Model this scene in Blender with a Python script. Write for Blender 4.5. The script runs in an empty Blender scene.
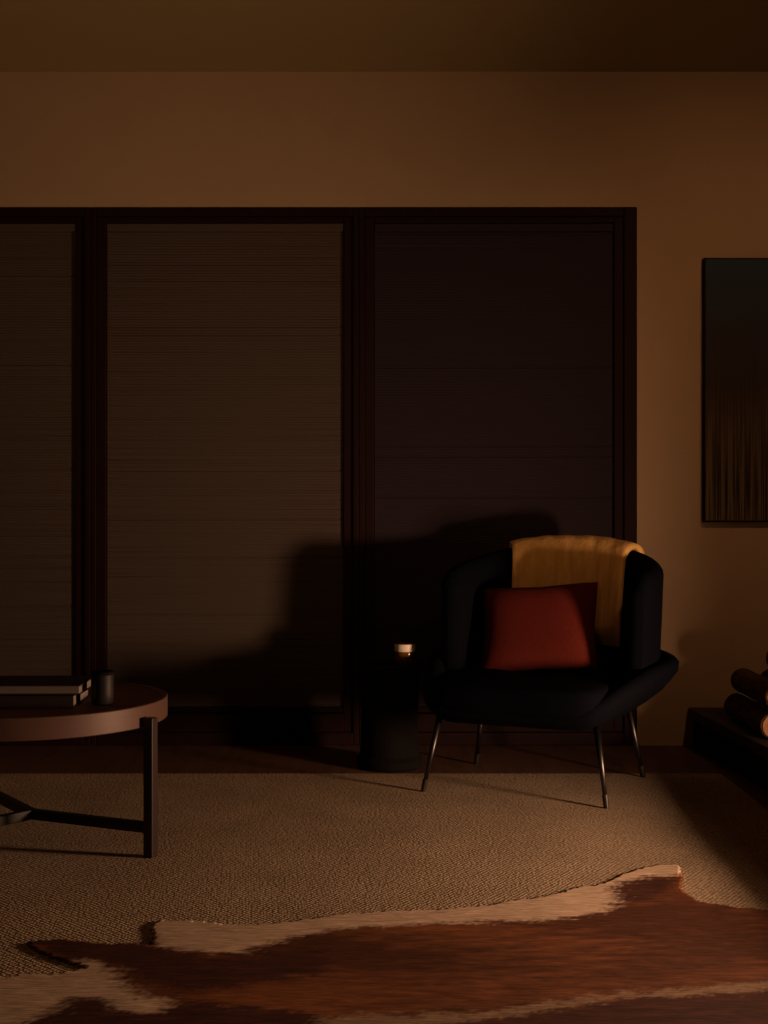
import bpy, bmesh, math, random
from mathutils import Vector, Matrix, noise
random.seed(7)
S = bpy.context.scene
COL = S.collection
R = math.radians

# ------------------------------------------------------------------ camera, world, light, exposure
cam_d = bpy.data.cameras.new('camera')
cam_d.sensor_fit = 'VERTICAL'
cam_d.sensor_height = 32.0
cam_d.lens = 32.0 * 1300 / 1024
cam_d.clip_start = 0.05
cam = bpy.data.objects.new('camera', cam_d)
cam.location = (0, 0, 0.9)
cam.rotation_euler = (R(90), 0, 0)
COL.objects.link(cam)
S.camera = cam

S.view_settings.view_transform = 'Standard'
S.view_settings.look = 'None'
S.view_settings.exposure = 0.0
S.view_settings.gamma = 1.0
S.view_settings.use_curve_mapping = False

W = bpy.data.worlds.new('night')
S.world = W
W.use_nodes = True
W.node_tree.nodes['Background'].inputs[0].default_value = (0.9, 0.45, 0.22, 1)
W.node_tree.nodes['Background'].inputs[1].default_value = 0.0


def lamp(name, kind, loc, power, color, radius=0.1, aim=None, angle=None, blend=1.0):
    d = bpy.data.lights.new(name, kind)
    d.energy = power
    d.color = color
    d.shadow_soft_size = radius
    if kind == 'SPOT':
        d.spot_size = R(angle)
        d.spot_blend = blend
    o = bpy.data.objects.new(name, d)
    o.location = loc
    if aim is not None:
        o.rotation_euler = (Vector(aim) - Vector(loc)).to_track_quat('-Z', 'Y').to_euler()
    COL.objects.link(o)
    return o


# the fire burning in the fireplace of the right wall, outside the frame
lamp('fire_light', 'POINT', (1.90, 2.88, 0.385), 215.0, (1.0, 0.55, 0.32), 0.13)
# an added warm fill spot behind the camera, lifting the back wall
lamp('fill_spot', 'SPOT', (-0.5, 0.6, 1.60), 44.0, (1.0, 0.49, 0.22), 0.18, (0.1, 5.0, 2.5), 66, 1.0)
# an added unseen spot brightening the wall beside the windows
lamp('wall_fill_spot', 'SPOT', (1.60, 2.70, 2.50), 32.0, (1.0, 0.46, 0.21), 0.06, (1.45, 5.02, 1.30), 68, 1.0)

# ------------------------------------------------------------------ materials
def mat(name):
    m = bpy.data.materials.new(name)
    m.use_nodes = True
    nt = m.node_tree
    return m, nt, nt.nodes['Principled BSDF']


def N(nt, t, **kw):
    n = nt.nodes.new(t)
    for k, v in kw.items():
        setattr(n, k, v)
    return n


def coords(nt, scale=(1, 1, 1)):
    tc = N(nt, 'ShaderNodeTexCoord')
    mp = N(nt, 'ShaderNodeMapping')
    mp.inputs['Scale'].default_value = scale
    nt.links.new(tc.outputs['Object'], mp.inputs['Vector'])
    return mp.outputs['Vector']


def ramp(nt, fac, stops):
    r = N(nt, 'ShaderNodeValToRGB')
    el = r.color_ramp.elements
    while len(el) < len(stops):
        el.new(0.5)
    for e, (p, c) in zip(el, stops):
        e.position = p
        e.color = (*c, 1)
    nt.links.new(fac, r.inputs[0])
    return r.outputs[0]


def simple(name, c1, c2, scale=(20, 20, 20), rough=0.6, metal=0.0, bump=0.0, spec=0.5, sheen=0.0, detail=4):
    m, nt, b = mat(name)
    v = coords(nt, scale)
    n = N(nt, 'ShaderNodeTexNoise')
    n.inputs['Scale'].default_value = 1.0
    n.inputs['Detail'].default_value = detail
    nt.links.new(v, n.inputs['Vector'])
    nt.links.new(ramp(nt, n.outputs[0], [(0.3, c1), (0.7, c2)]), b.inputs['Base Color'])
    b.inputs['Roughness'].default_value = rough
    b.inputs['Metallic'].default_value = metal
    b.inputs['Specular IOR Level'].default_value = spec
    b.inputs['Sheen Weight'].default_value = sheen
    if bump:
        bp = N(nt, 'ShaderNodeBump')
        bp.inputs['Strength'].default_value = bump
        bp.inputs['Distance'].default_value = 0.002
        nt.links.new(n.outputs[0], bp.inputs['Height'])
        nt.links.new(bp.outputs[0], b.inputs['Normal'])
    return m


M = {}
M['wall'] = simple('plaster', (0.40, 0.295, 0.188), (0.42, 0.31, 0.197), (6, 6, 6), 0.9, bump=0.05, spec=0.2)
M['side_wall'] = simple('bounce_cut_plaster', (0.07, 0.062, 0.055), (0.085, 0.075, 0.066), (6, 6, 6), 0.9, bump=0.05, spec=0.1)  # unseen walls set dark to cut bounced light
M['ceiling'] = simple('ceiling_paint', (0.33, 0.26, 0.13), (0.345, 0.27, 0.135), (5, 5, 5), 0.95, spec=0.1)
M['wood_floor'] = simple('dark_boards', (0.085, 0.045, 0.029), (0.135, 0.070, 0.043), (30, 2.5, 30), 0.5, bump=0.2, spec=0.3)
M['frame'] = simple('mahogany', (0.0100, 0.0027, 0.0025), (0.0140, 0.0036, 0.0034), (40, 40, 3), 0.6, bump=0.1, spec=0.12)
M['navy'] = simple('navy_felt', (0.0016, 0.0021, 0.0040), (0.0030, 0.0038, 0.0070), (260, 260, 260), 0.95, bump=0.5, spec=0.04)
M['steel'] = simple('brushed_steel', (0.06, 0.06, 0.06), (0.09, 0.088, 0.085), (300, 300, 8), 0.38, metal=1.0)
M['black_metal'] = simple('black_metal', (0.007, 0.006, 0.0055), (0.012, 0.010, 0.009), (50, 50, 50), 0.5, spec=0.4)
M['red_cloth'] = simple('red_cloth', (0.085, 0.013, 0.009), (0.125, 0.018, 0.012), (220, 220, 220), 0.95, bump=0.4, spec=0.1)
M['black_lacquer'] = simple('black_lacquer', (0.004, 0.0035, 0.0035), (0.007, 0.006, 0.006), (12, 12, 12), 0.8, spec=0.1)
M['stone'] = simple('hearth_stone', (0.030, 0.027, 0.025), (0.055, 0.050, 0.046), (14, 14, 14), 0.7, bump=0.3, spec=0.3, detail=8)
M['bark'] = simple('bark', (0.05, 0.028, 0.016), (0.13, 0.075, 0.04), (60, 8, 60), 0.95, bump=1.0, spec=0.1, detail=8)
M['cut_wood'] = simple('cut_wood', (0.42, 0.22, 0.10), (0.62, 0.36, 0.17), (60, 60, 60), 0.85, bump=0.3, spec=0.1)
M['rim_wood'] = simple('pale_oak', (0.095, 0.052, 0.039), (0.105, 0.058, 0.044), (5, 5, 60), 0.5, bump=0.1, spec=0.4)
M['table_wood'] = simple('table_oak', (0.13, 0.065, 0.042), (0.18, 0.09, 0.06), (6, 70, 6), 0.6, bump=0.1, spec=0.2)
M['leg_wood'] = simple('dark_stained_wood', (0.016, 0.009, 0.008), (0.028, 0.014, 0.012), (60, 60, 6), 0.42, spec=0.5)
M['cover'] = simple('book_cloth', (0.020, 0.014, 0.013), (0.035, 0.024, 0.022), (200, 200, 200), 0.7, spec=0.3)
M['grey_cover'] = simple('grey_book_jacket', (0.16, 0.135, 0.125), (0.22, 0.185, 0.17), (40, 40, 40), 0.35, spec=0.6)
M['pages'] = simple('paper_pages', (0.17, 0.145, 0.13), (0.24, 0.21, 0.19), (4, 4, 700), 0.85)
M['wax'] = simple('cream_wax', (0.80, 0.74, 0.62), (0.88, 0.82, 0.70), (30, 30, 30), 0.5)
M['black_glaze'] = simple('black_glaze', (0.010, 0.009, 0.009), (0.014, 0.012, 0.012), (9, 9, 9), 0.55, spec=0.3)
M['iron'] = simple('iron', (0.02, 0.019, 0.018), (0.035, 0.033, 0.03), (80, 80, 80), 0.6, metal=0.6)

# amber glass
m, nt, b = mat('amber_glass')
b.inputs['Base Color'].default_value = (0.30, 0.13, 0.035, 1)
b.inputs['Roughness'].default_value = 0.12
b.inputs['Transmission Weight'].default_value = 0.55
b.inputs['IOR'].default_value = 1.3
M['amber'] = m
m, nt, b = mat('window_glass')
b.inputs['Base Color'].default_value = (0.6, 0.65, 0.65, 1)
b.inputs['Roughness'].default_value = 0.05
b.inputs['Transmission Weight'].default_value = 0.9
M['glass'] = m


# woven carpet: loops in diagonal rows
def carpet_mat():
    m, nt, b = mat('woven_carpet')
    v = coords(nt, (1, 1, 1))
    vo = N(nt, 'ShaderNodeTexVoronoi')
    vo.inputs['Scale'].default_value = 106
    vo.inputs['Randomness'].default_value = 0.32
    mp = N(nt, 'ShaderNodeMapping')
    mp.inputs['Rotation'].default_value = (0, 0, R(38))
    mp.inputs['Scale'].default_value = (1.0, 0.85, 1.0)
    nt.links.new(v, mp.inputs['Vector'])
    nt.links.new(mp.outputs[0], vo.inputs['Vector'])
    n = N(nt, 'ShaderNodeTexNoise')
    n.inputs['Scale'].default_value = 4
    n.inputs['Detail'].default_value = 6
    nt.links.new(v, n.inputs['Vector'])
    c1 = ramp(nt, vo.outputs['Distance'], [(0.12, (0.64, 0.51, 0.365)), (0.62, (0.26, 0.195, 0.13))])  # gaps between loops darkened in the colour as crevice shade
    c2 = ramp(nt, n.outputs[0], [(0.3, (0.80, 0.80, 0.80)), (0.7, (1.0, 1.0, 1.0))])
    mx = N(nt, 'ShaderNodeMix', data_type='RGBA', blend_type='MULTIPLY')
    mx.inputs['Factor'].default_value = 1
    nt.links.new(c1, mx.inputs['A'])
    nt.links.new(c2, mx.inputs['B'])
    nt.links.new(mx.outputs['Result'], b.inputs['Base Color'])
    inv = N(nt, 'ShaderNodeMath', operation='SUBTRACT')
    inv.inputs[0].default_value = 1
    nt.links.new(vo.outputs['Distance'], inv.inputs[1])
    bp = N(nt, 'ShaderNodeBump')
    bp.inputs['Strength'].default_value = 0.6
    bp.inputs['Distance'].default_value = 0.004
    nt.links.new(inv.outputs[0], bp.inputs['Height'])
    nt.links.new(bp.outputs[0], b.inputs['Normal'])
    b.inputs['Roughness'].default_value = 0.95
    b.inputs['Specular IOR Level'].default_value = 0.1
    return m


M['carpet'] = carpet_mat()


# woven blind: irregular horizontal reeds
def blind_mat(name, c1, c2, c3):
    m, nt, b = mat(name)
    v = coords(nt, (0.8, 1, 260))
    n = N(nt, 'ShaderNodeTexNoise')
    n.inputs['Scale'].default_value = 1
    n.inputs['Detail'].default_value = 3
    nt.links.new(v, n.inputs['Vector'])
    c = ramp(nt, n.outputs[0], [(0.33, c1), (0.42, c2), (0.75, c3)])
    nt.links.new(c, b.inputs['Base Color'])
    bp = N(nt, 'ShaderNodeBump')
    bp.inputs['Strength'].default_value = 0.4
    bp.inputs['Distance'].default_value = 0.002
    nt.links.new(n.outputs[0], bp.inputs['Height'])
    nt.links.new(bp.outputs[0], b.inputs['Normal'])
    b.inputs['Roughness'].default_value = 0.8
    b.inputs['Specular IOR Level'].default_value = 0.2
    return m


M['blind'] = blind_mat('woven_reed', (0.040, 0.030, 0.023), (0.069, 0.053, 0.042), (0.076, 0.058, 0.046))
M['blind_shaded'] = blind_mat('woven_reed_shaded', (0.0195, 0.0135, 0.0185), (0.0215, 0.015, 0.0205), (0.023, 0.016, 0.022))  # reed colour darkened to stand in for shade on the third blind


# throw: ochre plush with vertical ribs
def throw_mat():
    m, nt, b = mat('ochre_plush')
    v = coords(nt, (45, 45, 5))
    n = N(nt, 'ShaderNodeTexNoise')
    n.inputs['Scale'].default_value = 1
    n.inputs['Detail'].default_value = 5
    nt.links.new(v, n.inputs['Vector'])
    nt.links.new(ramp(nt, n.outputs[0], [(0.3, (0.62, 0.37, 0.11)), (0.7, (0.82, 0.52, 0.17))]), b.inputs['Base Color'])
    bp = N(nt, 'ShaderNodeBump')
    bp.inputs['Strength'].default_value = 0.6
    bp.inputs['Distance'].default_value = 0.006
    nt.links.new(n.outputs[0], bp.inputs['Height'])
    nt.links.new(bp.outputs[0], b.inputs['Normal'])
    b.inputs['Roughness'].default_value = 1.0
    b.inputs['Specular IOR Level'].default_value = 0.05
    b.inputs['Sheen Weight'].default_value = 0.15
    return m


M['throw'] = throw_mat()


# painting: dark blue field over dripping ochre strokes
def painting_mat():
    m, nt, b = mat('painted_canvas')
    tc = N(nt, 'ShaderNodeTexCoord')
    sep = N(nt, 'ShaderNodeSeparateXYZ')
    nt.links.new(tc.outputs['Object'], sep.inputs[0])
    mp = N(nt, 'ShaderNodeMapping')
    mp.inputs['Scale'].default_value = (125, 1, 2.0)
    nt.links.new(tc.outputs['Object'], mp.inputs[0])
    n = N(nt, 'ShaderNodeTexNoise')
    n.inputs['Scale'].default_value = 1
    n.inputs['Detail'].default_value = 4
    nt.links.new(mp.outputs[0], n.inputs['Vector'])
    field = ramp(nt, sep.outputs['Z'], [(0.0, (0.13, 0.095, 0.04)), (0.30, (0.095, 0.066, 0.028)), (0.52, (0.040, 0.028, 0.022)),
                                        (0.70, (0.030, 0.028, 0.032)), (1.0, (0.022, 0.045, 0.070))])
    streak = ramp(nt, n.outputs[0], [(0.42, (0.16, 0.12, 0.10)), (0.54, (1, 1, 1))])
    low = ramp(nt, sep.outputs['Z'], [(0.15, (1, 1, 1)), (0.72, (0, 0, 0))])
    mx = N(nt, 'ShaderNodeMix', data_type='RGBA', blend_type='MULTIPLY')
    nt.links.new(low, mx.inputs['Factor'])
    nt.links.new(field, mx.inputs['A'])
    nt.links.new(streak, mx.inputs['B'])
    nt.links.new(mx.outputs['Result'], b.inputs['Base Color'])
    b.inputs['Roughness'].default_value = 0.7
    b.inputs['Specular IOR Level'].default_value = 0.2
    return m


M['painting'] = painting_mat()


# cowhide: the animal's own patches and a painted shade come from the mesh, the hair from noise
def hide_mat():
    m, nt, b = mat('cowhide_hair')
    at = N(nt, 'ShaderNodeAttribute', attribute_name='patches_and_shade')
    v = coords(nt, (22, 160, 20))
    n = N(nt, 'ShaderNodeTexNoise')
    n.inputs['Scale'].default_value = 1
    n.inputs['Detail'].default_value = 6
    n.inputs['Distortion'].default_value = 0.6
    nt.links.new(v, n.inputs['Vector'])
    mx = N(nt, 'ShaderNodeMix', data_type='RGBA', blend_type='MULTIPLY')
    mx.inputs['Factor'].default_value = 1
    nt.links.new(at.outputs['Color'], mx.inputs['A'])
    nt.links.new(ramp(nt, n.outputs[0], [(0.3, (0.55, 0.55, 0.55)), (0.7, (1.1, 1.1, 1.1))]), mx.inputs['B'])
    nt.links.new(mx.outputs['Result'], b.inputs['Base Color'])
    bp = N(nt, 'ShaderNodeBump')
    bp.inputs['Strength'].default_value = 0.5
    bp.inputs['Distance'].default_value = 0.003
    nt.links.new(n.outputs[0], bp.inputs['Height'])
    nt.links.new(bp.outputs[0], b.inputs['Normal'])
    b.inputs['Roughness'].default_value = 0.8
    b.inputs['Specular IOR Level'].default_value = 0.2
    return m


M['hide'] = hide_mat()


# ------------------------------------------------------------------ helpers
def link(name, bm, material, parent=None, smooth=False, bevel=0.0, sub=0, loc=None):
    me = bpy.data.meshes.new(name)
    bmesh.ops.recalc_face_normals(bm, faces=bm.faces[:])
    bm.to_mesh(me)
    bm.free()
    me.materials.append(M[material])
    if smooth:
        for p in me.polygons:
            p.use_smooth = True
    o = bpy.data.objects.new(name, me)
    COL.objects.link(o)
    if parent:
        o.parent = parent
    if loc:
        o.location = loc
    if bevel:
        md = o.modifiers.new('bevel', 'BEVEL')
        md.width = bevel
        md.segments = 3
        md.limit_method = 'ANGLE'
        md.angle_limit = R(40)
    if sub:
        md = o.modifiers.new('sub', 'SUBSURF')
        md.levels = sub
        md.render_levels = sub
    return o


def box(bm, x0, x1, y0, y1, z0, z1):
    v = [bm.verts.new(p) for p in ((x0, y0, z0), (x1, y0, z0), (x1, y1, z0), (x0, y1, z0),
                                   (x0, y0, z1), (x1, y0, z1), (x1, y1, z1), (x0, y1, z1))]
    for f in ((3, 2, 1, 0), (4, 5, 6, 7), (0, 1, 5, 4), (1, 2, 6, 5), (2, 3, 7, 6), (3, 0, 4, 7)):
        bm.faces.new([v[i] for i in f])
    return v


def tube(bm, p0, p1, r0, r1, seg=14):
    p0, p1 = Vector(p0), Vector(p1)
    q = (p1 - p0).to_track_quat('Z', 'Y').to_matrix()
    rings = []
    for p, r in ((p0, r0), (p1, r1)):
        rings.append([bm.verts.new(p + q @ Vector((r * math.cos(a), r * math.sin(a), 0)))
                      for a in [2 * math.pi * i / seg for i in range(seg)]])
    for i in range(seg):
        j = (i + 1) % seg
        bm.faces.new((rings[0][i], rings[0][j], rings[1][j], rings[1][i]))
    bm.faces.new(rings[0][::-1])
    bm.faces.new(rings[1])


def lathe(bm, prof, seg=64, c=(0, 0)):
    """prof: (r, z) from the axis outwards and back; the ends close on the axis when r = 0"""
    rings = []
    for r, z in prof:
        if r < 1e-6:
            rings.append([bm.verts.new((c[0], c[1], z))])
        else:
            rings.append([bm.verts.new((c[0] + r * math.cos(2 * math.pi * i / seg), c[1] + r * math.sin(2 * math.pi * i / seg), z)) for i in range(seg)])
    for a, b in zip(rings, rings[1:]):
        for i in range(seg):
            j = (i + 1) % seg
            if len(a) == 1:
                bm.faces.new((a[0], b[j], b[i]))
            elif len(b) == 1:
                bm.faces.new((a[i], a[j], b[0]))
            else:
                bm.faces.new((a[i], a[j], b[j], b[i]))


def bar(bm, p0, p1, w, h, up=(0, 0, 1)):
    """a rectangular bar from p0 to p1"""
    p0, p1 = Vector(p0), Vector(p1)
    d = (p1 - p0).normalized()
    s = d.cross(Vector(up)).normalized() * w / 2
    u = s.cross(d).normalized() * h / 2
    v = []
    for p in (p0, p1):
        v += [bm.verts.new(p + a * s + b * u) for a, b in ((-1, -1), (1, -1), (1, 1), (-1, 1))]
    for f in ((3, 2, 1, 0), (4, 5, 6, 7), (0, 1, 5, 4), (1, 2, 6, 5), (2, 3, 7, 6), (3, 0, 4, 7)):
        bm.faces.new([v[i] for i in f])


def tag(o, label, cat, group=None, kind=None):
    o['label'] = label
    o['category'] = cat
    if group:
        o['group'] = group
    if kind:
        o['kind'] = kind
    return o


def empty(name, loc, rz=0.0):
    o = bpy.data.objects.new(name, None)
    o.location = loc
    o.rotation_euler = (0, 0, rz)
    o.empty_display_size = 0.1
    COL.objects.link(o)
    return o


def structure(o, label, cat):
    return tag(o, label, cat, kind='structure')


def catmull(pts, n):
    """n samples on an open Catmull-Rom curve through pts (tuples of any length)"""
    P = [Vector(p) if len(p) <= 4 else p for p in pts]
    P = [2 * P[0] - P[1]] + P + [2 * P[-1] - P[-2]]
    out = []
    segs = len(P) - 3
    for k in range(n):
        t = k / (n - 1) * segs
        i = min(int(t), segs - 1)
        f = t - i
        a, b, c, d = P[i:i + 4]
        out.append(0.5 * (2 * b + (c - a) * f + (2 * a - 5 * b + 4 * c - d) * f * f + (3 * b - a - 3 * c + d) * f ** 3))
    return out


YW = 5.02          # the back wall
ZF = -0.002        # bare floor; the carpet's top is z = 0
XR = 1.70           # the right wall
ZC = 2.6

# ------------------------------------------------------------------ setting
bm = bmesh.new(); box(bm, -3.0, XR + 0.7, -1.4, YW + 0.3, ZF - 0.1, ZF)
structure(link('floor', bm, 'wood_floor'), 'dark wooden floor between the carpet and the windows', 'floor')
bm = bmesh.new(); box(bm, -3.0, XR + 0.7, -1.4, YW + 0.3, ZC, ZC + 0.1)
structure(link('ceiling', bm, 'ceiling'), 'plain warm brown ceiling above the windows', 'ceiling')

OX0, OX1, OZ = -2.172, 0.977, 2.078     # the window opening
bm = bmesh.new()
box(bm, -3.0, OX0, YW, YW + 0.2, ZF, ZC)
box(bm, OX0, OX1, YW, YW + 0.2, OZ, ZC)
box(bm, OX1, XR + 0.7, YW, YW + 0.2, ZF, ZC)
structure(link('wall_back', bm, 'wall'), 'tan plaster wall around the three tall windows', 'wall')
bm = bmesh.new(); box(bm, -3.1, -3.0, -1.4, YW + 0.2, ZF, ZC)
structure(link('wall_left', bm, 'side_wall'), 'unseen wall darkened to cut bounced light, at the side of the coffee table', 'wall')
bm = bmesh.new(); box(bm, -3.0, XR + 0.7, -1.5, -1.4, ZF, ZC)
structure(link('wall_front', bm, 'side_wall'), 'unseen wall darkened to cut bounced light, behind the viewer', 'wall')
FY0, FY1, FZ0, FZ1 = 2.30, 3.20, 0.15, 0.53   # the fireplace opening in the right wall
bm = bmesh.new()
box(bm, XR, XR + 0.6, -1.4, FY0, ZF, ZC)
box(bm, XR, XR + 0.6, FY1, YW, ZF, ZC)
box(bm, XR, XR + 0.6, FY0, FY1, FZ1, ZC)
box(bm, XR, XR + 0.6, FY0, FY1, ZF, FZ0)
box(bm, XR + 0.5, XR + 0.6, FY0, FY1, FZ0, FZ1)
structure(link('wall_right', bm, 'side_wall'), 'unseen chimney wall darkened to cut bounced light, with the fireplace opening', 'wall')

# windows: flush posts, recessed sashes, glass, one bottom rail each
XS = [OX0, -1.135, -0.097, OX1]
REC = YW + 0.016
for i in range(3):
    a, b_ = XS[i], XS[i + 1]
    w = empty('window_%d' % (i + 1), ((a + b_) / 2, YW, ZF))
    structure(w, ['tall window cut by the photo edge, behind the coffee table',
                  'tall middle window with dark frame and a reed blind',
                  'tall window with dark frame behind the armchair'][i], 'window')
    hw = (b_ - a) / 2
    bm = bmesh.new()                       # posts and head flush with the wall
    ht = OZ - ZF
    lw = 0.046 if i == 0 else 0.023
    rw = 0.050 if i == 2 else 0.023
    box(bm, -hw, -hw + lw, 0.0, 0.16, 0, ht)
    box(bm, hw - rw, hw, 0.0, 0.16, 0, ht)
    box(bm, -hw + lw, hw - rw, 0.0, 0.16, ht - 0.035, ht)
    box(bm, -hw + lw, hw - rw, 0.0, 0.16, 0, 0.05)
    link('window_frame', bm, 'frame', w, bevel=0.004)
    bm = bmesh.new()                       # recessed sash
    s = 0.036
    box(bm, -hw + lw, -hw + lw + s, 0.012, 0.11, 0.05, ht - 0.035)
    box(bm, hw - rw - s, hw - rw, 0.012, 0.11, 0.05, ht - 0.035)
    box(bm, -hw + lw + s, hw - rw - s, 0.012, 0.11, ht - 0.058, ht - 0.035)
    box(bm, -hw + lw + s, hw - rw - s, 0.012, 0.11, 0.05, 0.12)
    link('sash', bm, 'frame', w, bevel=0.003)
    bm = bmesh.new()
    box(bm, -hw + lw + s - .005, hw - rw - s + .005, 0.085, 0.091, 0.115, ht - 0.067)
    link('pane', bm, 'glass', w)
    # the blind hangs inside the sash, in front of the glass
    x0, x1 = -hw + lw + s + 0.002, hw - rw - s - 0.002
    zt, zb = ht - 0.060, 0.125
    bl = empty('woven_blind', ((a + b_) / 2, REC + 0.012, ZF + zb))
    tag(bl, ['brown woven reed blind cut off by the photo edge, above the coffee table',
             'brown woven reed blind in the middle window, thin horizontal reeds showing',
             'plain blind with shade painted into its colour, in the window behind the armchair'][i], 'blind', 'blinds drawn down in the windows')
    bm = bmesh.new()
    H = zt - zb
    n = int(H / 0.0105)
    last = None
    rows = []
    for k in range(n * 2 + 1):
        z = H * k / (n * 2)
        y = 0.0 if k % 2 == 0 else -0.0014
        if random.random() < 0.03:
            y += 0.002
        rows.append((bm.verts.new((x0, y, z)), bm.verts.new((x1, y, z)), bm.verts.new((x1, 0.012, z)), bm.verts.new((x0, 0.012, z))))
    for p, q in zip(rows, rows[1:]):
        for j in range(4):
            bm.faces.new((p[j], p[(j + 1) % 4], q[(j + 1) % 4], q[j]))
    bm.faces.new(rows[0][::-1]); bm.faces.new(rows[-1])
    link('blind_panel', bm, 'blind_shaded' if i == 2 else 'blind', bl)
    bm = bmesh.new(); box(bm, x0, x1, -0.012, 0.014, 0.0, 0.022)
    link('bottom_rail', bm, 'frame', bl, bevel=0.004)
    bm = bmesh.new(); box(bm, x0, x1, -0.012, 0.014, H - 0.03, H)
    link('head_rail', bm, 'blind_shaded' if i == 2 else 'blind', bl, bevel=0.003)

# carpet
bm = bmesh.new(); box(bm, -2.8, 1.16, -1.2, 4.475, ZF, 0.0)
cp = link('woven_carpet', bm, 'carpet', bevel=0.003)
tag(cp, 'large tan looped wool carpet lying under the armchair and coffee table', 'carpet')

# hearth: long low stone ledge along the right wall
hr = empty('stone_hearth', (0, 0, ZF))
bm = bmesh.new()
q = [(1.172, 5.015), (1.222, 4.16), (1.165, 3.4), (1.15, 1.2), (XR - .004, 1.2), (XR - .004, 5.015)]
def prism(bm, pts, z0, z1):
    lo = [bm.verts.new((x, y, z0)) for x, y in pts]
    hi = [bm.verts.new((x, y, z1)) for x, y in pts]
    bm.faces.new(lo[::-1]); bm.faces.new(hi)
    for i in range(len(pts)):
        j = (i + 1) % len(pts)
        bm.faces.new((lo[i], lo[j], hi[j], hi[i]))
prism(bm, q, 0.105, 0.149)
link('hearth_slab', bm, 'stone', hr, bevel=0.006)
bm = bmesh.new()
prism(bm, [(1.19, 5.01), (1.240, 4.16), (1.183, 3.4), (1.168, 1.21), (XR - .006, 1.21), (XR - .006, 5.01)], 0.0, 0.105)
link('hearth_plinth', bm, 'black_lacquer', hr)
tag(hr, 'long low dark stone hearth ledge beside the armchair, carrying firewood', 'hearth')

# painting
pt = empty('canvas_painting', (1.228, YW - 0.002, 0.862))
bm = bmesh.new(); box(bm, 0.004, 0.44, -0.036, -0.006, 0.004, 1.008)
c = link('canvas', bm, 'painting', pt, bevel=0.003)
bm = bmesh.new()
box(bm, 0, 0.444, -0.030, 0, -0.001, 0.004); box(bm, 0, 0.444, -0.030, 0, 1.008, 1.013)
box(bm, 0, 0.004, -0.030, 0, 0.004, 1.008); box(bm, 0.44, 0.444, -0.030, 0, 0.004, 1.008)
link('picture_frame', bm, 'black_lacquer', pt)
tag(pt, 'abstract painting, dark blue above dripping ochre streaks, hanging on the tan wall', 'painting')

# ------------------------------------------------------------------ armchair
CH = empty('lounge_armchair', (0.503, 4.30, 0.0), R(-23.6))
tag(CH, 'low navy wing-backed lounge armchair on thin steel legs', 'armchair')


def mirror(half):
    """half: from the front centre (x=0) round to the back centre, right side -> closed list going right, then left back to the front"""
    return half + [(-p[0],) + tuple(p[1:]) for p in reversed(half[1:-1])]


NS = 49
rim = catmull([(0, -.305, .285), (.17, -.305, .288), (.275, -.285, .315), (.335, -.16, .355), (.395, .02, .395), (.432, .16, .412), (.40, .30, .42), (.28, .40, .44), (.14, .435, .44), (0, .44, .44)], NS)
base = catmull([(0, -.27, .235), (.15, -.27, .235), (.245, -.25, .235), (.265, -.13, .235), (.28, .02, .235), (.285, .12, .235), (.26, .21, .235), (.19, .28, .235), (.09, .31, .235), (0, .315, .235)], NS)
bm = bmesh.new()
loops = []
full = [(i, 1) for i in range(NS)] + [(i, -1) for i in range(NS - 2, 0, -1)]
cen = Vector((0, 0.06))
for i, s in full:
    r_, b0 = rim[i], base[i]
    ro = Vector((r_.x, r_.y))
    bo = Vector((b0.x, b0.y))
    inn = (ro - cen).normalized()
    zr = r_.z
    prof = []
    prof.append((bo * 0.93, 0.228))
    prof.append((bo, 0.240))
    for f, g in ((.25, .36), (.5, .66), (.75, .86), (.92, .975)):
        prof.append((bo.lerp(ro, g), 0.240 + (zr - 0.03 - 0.240) * f))
    prof.append((ro, zr - 0.016))
    prof.append((ro - inn * 0.010, zr - 0.004))
    prof.append((ro - inn * 0.030, zr))
    prof.append((ro - inn * 0.050, zr - 0.006))
    prof.append((ro - inn * 0.060, zr - 0.022))
    prof.append((bo.lerp(ro, .35) - inn * 0.055, 0.262))
    loops.append([bm.verts.new((s * p.x, p.y, z)) for p, z in prof])
K = len(loops[0])
for a in range(len(loops)):
    A, B = loops[a], loops[(a + 1) % len(loops)]
    for k in range(K - 1):
        bm.faces.new((A[k], B[k], B[k + 1], A[k + 1]))
bm.faces.new([l[0] for l in loops])
bm.faces.new([l[-1] for l in loops])
link('seat_shell', bm, 'navy', CH, smooth=True)

# winged back: stations from the left wing tip round to the right one
half_b = [(0, .435, .790), (.11, .428, .787), (.22, .39, .772), (.31, .335, .750), (.364, .25, .728), (.379, .15, .710), (.366, .07, .698), (.356, .04, .676), (.346, .018, .64)]
NB = 61
hb = catmull(half_b, NB)
stations = [Vector((-p.x, p.y, p.z)) for p in reversed(hb[1:])] + list(hb)
TH = 0.072


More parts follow.
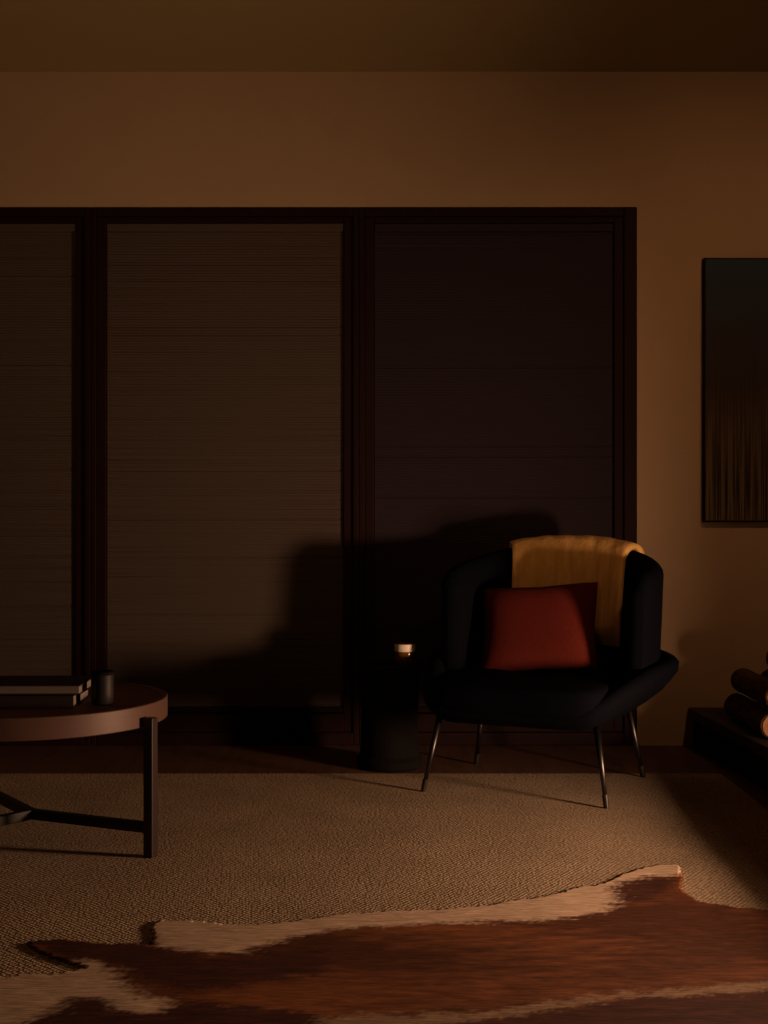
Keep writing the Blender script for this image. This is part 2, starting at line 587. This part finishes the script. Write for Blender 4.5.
def back_profile(k, off=0.0):
    """cross-section of the back at station k: inner bottom, up, over the rounded top, down outside"""
    p = stations[k]
    q0 = stations[max(k - 1, 0)]
    q1 = stations[min(k + 1, len(stations) - 1)]
    t = (Vector((q1.x, q1.y)) - Vector((q0.x, q0.y))).normalized()
    nrm = Vector((-t.y, t.x))       # outwards for this travel direction?
    if nrm.dot(Vector((p.x, p.y - 0.05))) < 0:
        nrm = -nrm
    e = min(k, len(stations) - 1 - k)
    th = TH * min(1.0, 0.45 + 0.11 * e)
    h = th / 2
    out = Vector((p.x, p.y))
    mid = out - nrm * (TH / 2)
    pts = []
    zt = p.z
    zs = [0.36, 0.44, 0.52, 0.60, 0.67]
    zs = [0.36 + (zt - h - 0.36) * f for f in (0, .2, .4, .6, .8, 1.0)]
    for z in zs:
        bulge = 0.010 * math.sin(math.pi * (z - 0.36) / (zt - 0.36))
        pts.append((mid - nrm * (h + bulge + off), z))
    for j in range(1, 8):
        a = math.pi * j / 8
        pts.append((mid - nrm * ((h + off) * math.cos(a)), zt - h + (h + off) * math.sin(a)))
    for z in reversed(zs):
        pts.append((mid + nrm * (h + off), z))
    res = []
    for q, z in pts:
        lean = 0.13 * (z - 0.40)
        fl = 1.0 - 0.05 * (0.8 - z)
        res.append(Vector((q.x * fl, q.y + lean * (0.4 + 0.6 * min(1, max(0, q.y / 0.3))), z)))
    return res


bm = bmesh.new()
L = [[bm.verts.new(v) for v in back_profile(k)] for k in range(len(stations))]
for a, b_ in zip(L, L[1:]):
    for k in range(len(a) - 1):
        bm.faces.new((a[k], b_[k], b_[k + 1], a[k + 1]))
    bm.faces.new((a[-1], b_[-1], b_[0], a[0]))
bm.faces.new(L[0][::-1]); bm.faces.new(L[-1])
link('wing_back', bm, 'navy', CH, smooth=True)


def pillow_mesh(w, d, h, n=18, pw=0.5, corner=0.06):
    """a stuffed pad: w by d outline, h thick at the centre, thin seam at the rim"""
    bm = bmesh.new()
    top, bot = [], []
    for i in range(n + 1):
        rt, rb = [], []
        for j in range(n + 1):
            u, v = -1 + 2 * i / n, -1 + 2 * j / n
            u, v = math.sin(u * math.pi / 2), math.sin(v * math.pi / 2)
            f = ((1 - u ** 4) * (1 - v ** 4)) ** pw
            pin = 1 - corner * (1 - abs(v)) * (1 if abs(u) > .0 else 1) * u * u
            pin2 = 1 - corner * (1 - abs(u)) * v * v
            x, y = u * w / 2 * pin, v * d / 2 * pin2
            rt.append(bm.verts.new((x, y, f * h / 2)))
            edge = i in (0, n) or j in (0, n)
            rb.append(rt[-1] if edge else bm.verts.new((x, y, -f * h / 2)))
        top.append(rt); bot.append(rb)
    for i in range(n):
        for j in range(n):
            bm.faces.new((top[i][j], top[i + 1][j], top[i + 1][j + 1], top[i][j + 1]))
            f = [bot[i][j], bot[i][j + 1], bot[i + 1][j + 1], bot[i + 1][j]]
            bm.faces.new(f)
    return bm


# seat cushion, plump rounded block
bm = bmesh.new()
rings = []
oc = catmull([(0, -.315, 0), (.16, -.315, 0), (.262, -.285, 0), (.285, -.15, 0), (.292, .05, 0), (.29, .20, 0), (.25, .29, 0), (.12, .33, 0), (0, .33, 0)], 33)
outline = [Vector((p.x, p.y)) for p in oc] + [Vector((-p.x, p.y)) for p in reversed(oc[1:-1])]
for sc, z in ((0.90, .262), (0.965, .268), (1.0, .290), (1.012, .318), (1.0, .345), (0.965, .354), (0.90, .358), (0.6, .361), (0.25, .361)):
    rings.append([bm.verts.new((p.x * sc, (p.y - 0.01) * sc + 0.01, z - (0.012 if p.y > 0.2 else 0) )) for p in outline])
for a, b_ in zip(rings, rings[1:]):
    for i in range(len(a)):
        j = (i + 1) % len(a)
        bm.faces.new((a[i], a[j], b_[j], b_[i]))
bm.faces.new(rings[0]); bm.faces.new(rings[-1])
link('seat_cushion', bm, 'navy', CH, smooth=True)

for sx in (-1, 1):
    for sy in (-1, 1):
        bm = bmesh.new()
        foot = Vector((sx * .30, sy * .255, ZF if (sx, sy) == (-1, 1) else 0.0))
        topp = Vector((sx * .258, sy * .212, 0.245))
        tube(bm, foot, topp, 0.0065, 0.011)
        lg = link('leg', bm, 'steel', CH, smooth=True)
        bm = bmesh.new()
        mid = foot.lerp(topp, 0.16)
        tube(bm, foot + Vector((0, 0, 0.0)), mid, 0.0085, 0.0095)
        link('foot_cap', bm, 'black_metal', lg)

# ------------------------------------------------------------------ throw over the back of the chair
cm = Matrix.Translation(CH.location) @ Matrix.Rotation(R(-23.6), 4, 'Z')
bm = bmesh.new()
ks = [k for k in range(len(stations)) if -0.235 <= stations[k].x <= 0.262]
TL = []
for k in ks:
    a = back_profile(k, 0.006)
    c_ = back_profile(k, 0.026 + 0.0012 * math.sin(k * 1.1))
    # leave the lowest steps off behind, so that the throw hangs half way down outside
    a, c_ = a[1:16], c_[1:16]
    TL.append(([bm.verts.new(v) for v in a], [bm.verts.new(v) for v in c_]))
for (a0, c0), (a1, c1) in zip(TL, TL[1:]):
    for k in range(len(a0) - 1):
        bm.faces.new((c0[k], c1[k], c1[k + 1], c0[k + 1]))
        bm.faces.new((a0[k], a0[k + 1], a1[k + 1], a1[k]))
    bm.faces.new((a0[0], a1[0], c1[0], c0[0]))
    bm.faces.new((a0[-1], c0[-1], c1[-1], a1[-1]))
for a0, c0 in (TL[0], TL[-1]):
    for k in range(len(a0) - 1):
        bm.faces.new((a0[k], c0[k], c0[k + 1], a0[k + 1]))
th = link('plush_throw', bm, 'throw', smooth=True)
th.matrix_world = cm
tag(th, 'ochre plush throw draped over the back of the navy armchair', 'throw')

# red pillow leaning on the throw
bm = pillow_mesh(0.41, 0.31, 0.12)
pl = link('throw_pillow', bm, 'red_cloth', smooth=True)
pl.matrix_world = cm @ Matrix.Translation((-0.045, 0.185, 0.500)) @ Matrix.Rotation(R(68), 4, 'X') @ Matrix.Rotation(R(5), 4, 'Z')
tag(pl, 'dark red rectangular pillow leaning against the ochre throw in the armchair', 'pillow')

# ------------------------------------------------------------------ side table and candle
stb = empty('side_table', (0.02, 4.61, ZF))
bm = bmesh.new()
lathe(bm, [(0, 0), (.112, 0), (.118, .006), (.118, .03), (.105, .045), (.100, .18), (.105, .32), (.112, .338), (0, .338)], 48)
link('pedestal', bm, 'black_lacquer', stb, smooth=False, bevel=0.002)
bm = bmesh.new()
lathe(bm, [(0, .338), (.118, .338), (.122, .343), (.122, .360), (.119, .365), (0, .365)], 48)
link('table_top', bm, 'black_lacquer', stb)
tag(stb, 'small round black pedestal side table beside the armchair, holding a candle jar', 'side table')

cj = empty('candle_jar', (0.074, 4.60, ZF + 0.365))
bm = bmesh.new()
lathe(bm, [(0, 0), (.031, 0), (.035, .004), (.036, .02), (.036, .072), (.0350, .0735), (.0335, .072), (.0335, .008), (0, .008)], 40)
link('jar', bm, 'amber', cj, smooth=True)
bm = bmesh.new()
lathe(bm, [(0, .0085), (.033, .0085), (.033, .030), (.031, .0315), (0, .031)], 40)
link('candle_wax', bm, 'wax', cj)
bm = bmesh.new()
lathe(bm, [(.0362, .045), (.0372, .046), (.0372, .069), (.0362, .0705)], 40)
link('label_band', bm, 'wax', cj, smooth=True)
bm = bmesh.new(); tube(bm, (0, 0, .030), (0.001, 0, .042), .0012, .001, 8)
link('wick', bm, 'black_metal', cj)
tag(cj, 'small amber glass candle jar with a pale band, on the black side table', 'candle')

# ------------------------------------------------------------------ coffee table
TC = Vector((-0.962, 3.55))
ct = empty('coffee_table', (TC.x, TC.y, 0))
tag(ct, 'round low coffee table with pale rim and dark crossed stretchers', 'coffee table')
RT = 0.366
bm = bmesh.new()
lathe(bm, [(0, .352), (RT - .0205, .352), (RT - .0205, .3915), (0, .3915)], 96)
link('table_top', bm, 'table_wood', ct)
bm = bmesh.new()
lathe(bm, [(RT - .02, .337), (RT - .002, .337), (RT, .339), (RT, .392), (RT - .002, .394), (RT - .018, .394), (RT - .02, .392), (RT - .02, .337)], 320)
link('rim', bm, 'rim_wood', ct)
for ang in (-24, 126, 231):
    a = R(ang)
    dv = Vector((math.cos(a), math.sin(a), 0))
    sd = Vector((-dv.y, dv.x, 0))
    bm = bmesh.new()
    bar(bm, dv * (RT + .020), dv * (RT + .020) + Vector((0, 0, .364)), 0.028, 0.028, up=dv)
    lg = link('leg', bm, 'leg_wood', ct, bevel=0.003)
    bm = bmesh.new()
    bar(bm, Vector((0, 0, .076)) + dv * 0.0, dv * (RT + .012) + Vector((0, 0, .076)), 0.024, 0.026)
    link('stretcher', bm, 'black_metal', ct, bevel=0.002)

# things on the coffee table
ZT = 0.3917


def book(name, cx, cy, z, w, d, h, rz, cover, label, spine=1):
    e = empty(name, (cx, cy, z), rz)
    bm = bmesh.new()
    t = 0.003
    box(bm, -w / 2, w / 2, -d / 2, d / 2, 0, t)
    box(bm, -w / 2, w / 2, -d / 2, d / 2, h - t, h)
    box(bm, -w / 2, w / 2, *sorted((spine * d / 2, spine * (d / 2 - t))), t, h - t)
    link('cover', bm, cover, e, bevel=0.001)
    bm = bmesh.new()
    box(bm, -w / 2 + .003, w / 2 - .004, -d / 2 + .0035, d / 2 - .0035, t, h - t)
    link('pages', bm, 'pages', e)
    tag(e, label, 'book', 'books on the coffee table')
    return e


book('large_book', -0.988, 3.47, ZT + .0005, 0.36, 0.22, 0.032, R(2), 'cover', 'thick dark book at the bottom of the stack on the coffee table', -1)
book('slim_book', -0.950, 3.47, ZT + .034, 0.32, 0.20, 0.025, R(1), 'cover', 'slim dark book with pale page edge lying on the thick dark book')
cu = empty('ceramic_cup', (-0.744, 3.435, ZT))
bm = bmesh.new()
lathe(bm, [(0, 0), (.024, 0), (.028, .004), (.030, .03), (.030, .082), (.0285, .085), (.026, .083), (.025, .012), (0, .010)], 40)
link('body', bm, 'black_glaze', cu, smooth=True)
bm = bmesh.new()
lathe(bm, [(.0262, .0835), (.0285, .0865), (.0302, .0835), (.0302, .079), (.0306, .079), (.0306, .085), (.0285, .0885), (.0258, .085), (.0262, .0835)], 40)
link('rim', bm, 'black_lacquer', cu, smooth=True)
tag(cu, 'small black ceramic cup standing beside the books on the coffee table', 'cup')

# ------------------------------------------------------------------ cowhide
def fl(px, py):
    d = 0.9 * 1300 / (py - 512)
    return ((px - 384) * d / 1300, d)


OUT = [(24, 944), (60, 941), (110, 945), (148, 946), (154, 938), (149, 930), (158, 921), (200, 923), (250, 927), (300, 921), (350, 915), (420, 911), (470, 908), (520, 901), (560, 893), (600, 884), (625, 874), (650, 867), (678, 865), (684, 876), (682, 890), (700, 903), (740, 909), (790, 912), (850, 926), (890, 960), (900, 1060), (860, 1150), (780, 1330), (560, 1250), (400, 1280), (150, 1300), (-40, 1340), (-120, 1150), (-90, 1030), (-60, 985), (0, 978), (55, 975), (84, 969), (60, 962), (30, 953)]
CREAM = [
    [(150, 915), (200, 918), (250, 922), (300, 916), (420, 905), (520, 896), (600, 878), (650, 860), (690, 860), (690, 874), (672, 878), (655, 877), (618, 884), (612, 892), (618, 905), (600, 915), (560, 921), (520, 923), (450, 925), (380, 928), (340, 931), (290, 940), (265, 947), (240, 955), (175, 951), (150, 945)],
    [(-120, 1000), (-60, 980), (0, 974), (60, 972), (80, 961), (100, 965), (115, 976), (122, 985), (150, 999), (172, 1007), (160, 1013), (130, 1013), (112, 1015), (114, 1001), (76, 998), (56, 1009), (38, 1019), (15, 1030), (-60, 1060), (-140, 1060)],
    [(320, 1019), (420, 1017), (500, 1013), (560, 1003), (620, 995), (680, 992), (768, 984), (850, 975), (850, 979), (768, 991), (680, 998), (620, 1001), (560, 1010), (500, 1020), (420, 1027), (350, 1060), (300, 1060)],
]
DARK = [
    [(-60, 1060), (15, 1030), (38, 1019), (56, 1009), (76, 998), (114, 1001), (110, 1016), (170, 1010), (200, 1005), (330, 1018), (300, 1070), (100, 1120), (-60, 1100)],
    [(350, 1060), (420, 1029), (500, 1022), (560, 1012), (620, 1003), (768, 993), (850, 981), (900, 1060), (600, 1150)],
    [(24, 940), (148, 946), (200, 958), (250, 962), (330, 945), (330, 975), (180, 995), (110, 968), (60, 962)],
    [(618, 884), (655, 877), (672, 878), (678, 884), (660, 896), (618, 905), (612, 892)],
]
conv = lambda P: [fl(*p) for p in P]
OUTF, CR, DK = conv(OUT), [conv(p) for p in CREAM], [conv(p) for p in DARK]


def inside(x, y, P):
    r = False
    j = len(P) - 1
    for i in range(len(P)):
        xi, yi = P[i]
        xj, yj = P[j]
        if (yi > y) != (yj > y) and x < (xj - xi) * (y - yi) / (yj - yi) + xi:
            r = not r
        j = i
    return r


STEP = 0.0065
X0, X1, Y0, Y1 = -1.75, 1.35, 1.38, 3.34
nx, ny = int((X1 - X0) / STEP), int((Y1 - Y0) / STEP)
bm = bmesh.new()
cl = bm.verts.layers.float_color.new('patches_and_shade')
vm = {}
for iy in range(ny):
    for ix in range(nx):
        x, y = X0 + ix * STEP, Y0 + iy * STEP
        n1 = noise.noise_vector(Vector((x * 14, y * 14, 0.3)))
        n2 = noise.noise_vector(Vector((x * 60, y * 60, 4.3)))
        wx, wy = x + n1.x * 0.007 + n2.x * 0.007, y + n1.y * 0.010 + n2.y * 0.008
        if not inside(wx, wy, OUTF):
            continue
        n3 = noise.noise_vector(Vector((x * 25, y * 70, 9.3)))
        big = noise.noise(Vector((x * 2.3, y * 4.0, 2.0))) + 0.35 * noise.noise(Vector((x * 9, y * 26, 5.0)))
        st = noise.noise(Vector((x * 13, y * 55, 7.0))) + 0.6 * noise.noise(Vector((x * 40, y * 130, 3.0)))
        f = min(1, max(0, 0.42 + 0.9 * big + 0.45 * st - 0.30 * max(0.0, x - 0.1)))  # brown darkened to the right, standing in for hearth shade
        brown = Vector((0.090 + 0.19 * f, 0.029 + 0.070 * f, 0.012 + 0.023 * f))
        col = Vector((0, 0, 0))
        for q in range(5):
            ux, uy = wx + n3.x * 0.018 + random.gauss(0, .014), wy + n3.y * 0.022 + random.gauss(0, .007)
            if inside(ux, uy, CR[2]):
                col += Vector((0.34, 0.23, 0.15))
            elif any(inside(ux, uy, P) for P in CR):
                col += Vector((0.70, 0.535, 0.395)) * (1 + 0.18 * st)
            elif any(inside(ux, uy, P) for P in DK):
                col += Vector((0.075, 0.024, 0.015)) * (1 + 0.5 * st)
            else:
                col += brown
        col = col / 5
        z = 0.0045 + 0.0010 * noise.noise(Vector((x * 6, y * 6, 1)))
        v = bm.verts.new((x, y, z))
        v[cl] = (*col, 1)
        vm[ix, iy] = v
for (ix, iy), v in list(vm.items()):
    c4 = [vm.get((ix + a, iy + b_)) for a, b_ in ((0, 0), (1, 0), (1, 1), (0, 1))]
    if all(c4):
        bm.faces.new(c4)
bmesh.ops.delete(bm, geom=[v for v in bm.verts if not v.link_faces], context='VERTS')
hd = link('cowhide_rug', bm, 'hide', smooth=True)
sm = hd.modifiers.new('thick', 'SOLIDIFY')
sm.thickness = 0.003
sm.offset = -1
tag(hd, 'brown and cream cowhide rug spread over the tan carpet', 'rug')

# ------------------------------------------------------------------ firewood on the hearth
def make_log(r, L, sq, seed):
    e = empty('firewood_log', (0, 0, 0))
    bm = bmesh.new()
    seg, nl = 16, 8
    rg = []
    for k in range(nl + 1):
        y = L * k / nl
        ring = []
        for i in range(seg):
            a = 2 * math.pi * i / seg
            rr = r * (1 + 0.07 * noise.noise(Vector((math.cos(a) * 1.3 + seed, math.sin(a) * 1.3, y * 5))))
            ring.append(bm.verts.new((rr * math.cos(a), y, rr * math.sin(a) * sq)))
        rg.append(ring)
    for a, b_ in zip(rg, rg[1:]):
        for i in range(seg):
            j = (i + 1) % seg
            bm.faces.new((a[i], a[j], b_[j], b_[i]))
    bm.faces.new(rg[0]); bm.faces.new(rg[-1])
    link('bark', bm, 'bark', e)
    for y, s in ((-.0015, -1), (L + .0015, 1)):
        bm = bmesh.new()
        lo = [bm.verts.new((r * .88 * math.cos(2 * math.pi * i / seg), y, r * .88 * sq * math.sin(2 * math.pi * i / seg))) for i in range(seg)]
        hi = [bm.verts.new((v.co.x, y + s * .004, v.co.z)) for v in lo]
        bm.faces.new(lo); bm.faces.new(hi)
        for i in range(seg):
            j = (i + 1) % seg
            bm.faces.new((lo[i], lo[j], hi[j], hi[i]))
        link('cut_end', bm, 'cut_wood', e)
    return e


ZH = ZF + 0.149
lr = 0.045
spots = [(1.288, 4.29, 0, .46, 'firewood log at the outer corner of the hearth, bottom of the stack'),
         (1.384, 4.28, 0, .40, 'firewood log in the bottom row, second from the hearth edge'),
         (1.480, 4.31, 0, .40, 'firewood log in the bottom row, third from the hearth edge'),
         (1.302, 4.285, 1, .43, 'firewood log lying on top of the outer bottom log'),
         (1.400, 4.30, 1, .40, 'firewood log in the middle of the second row'),
         (1.392, 4.31, 2, .28, 'firewood log lying topmost on the stack')]
for i, (x, y, row, L, lb) in enumerate(spots):
    e = make_log(lr, L, 1.0, i * 3.1)
    e.location = (x, y, ZH + lr * 1.03 + row * lr * 2.12 )
    tag(e, lb, 'log', 'firewood stacked on the hearth')
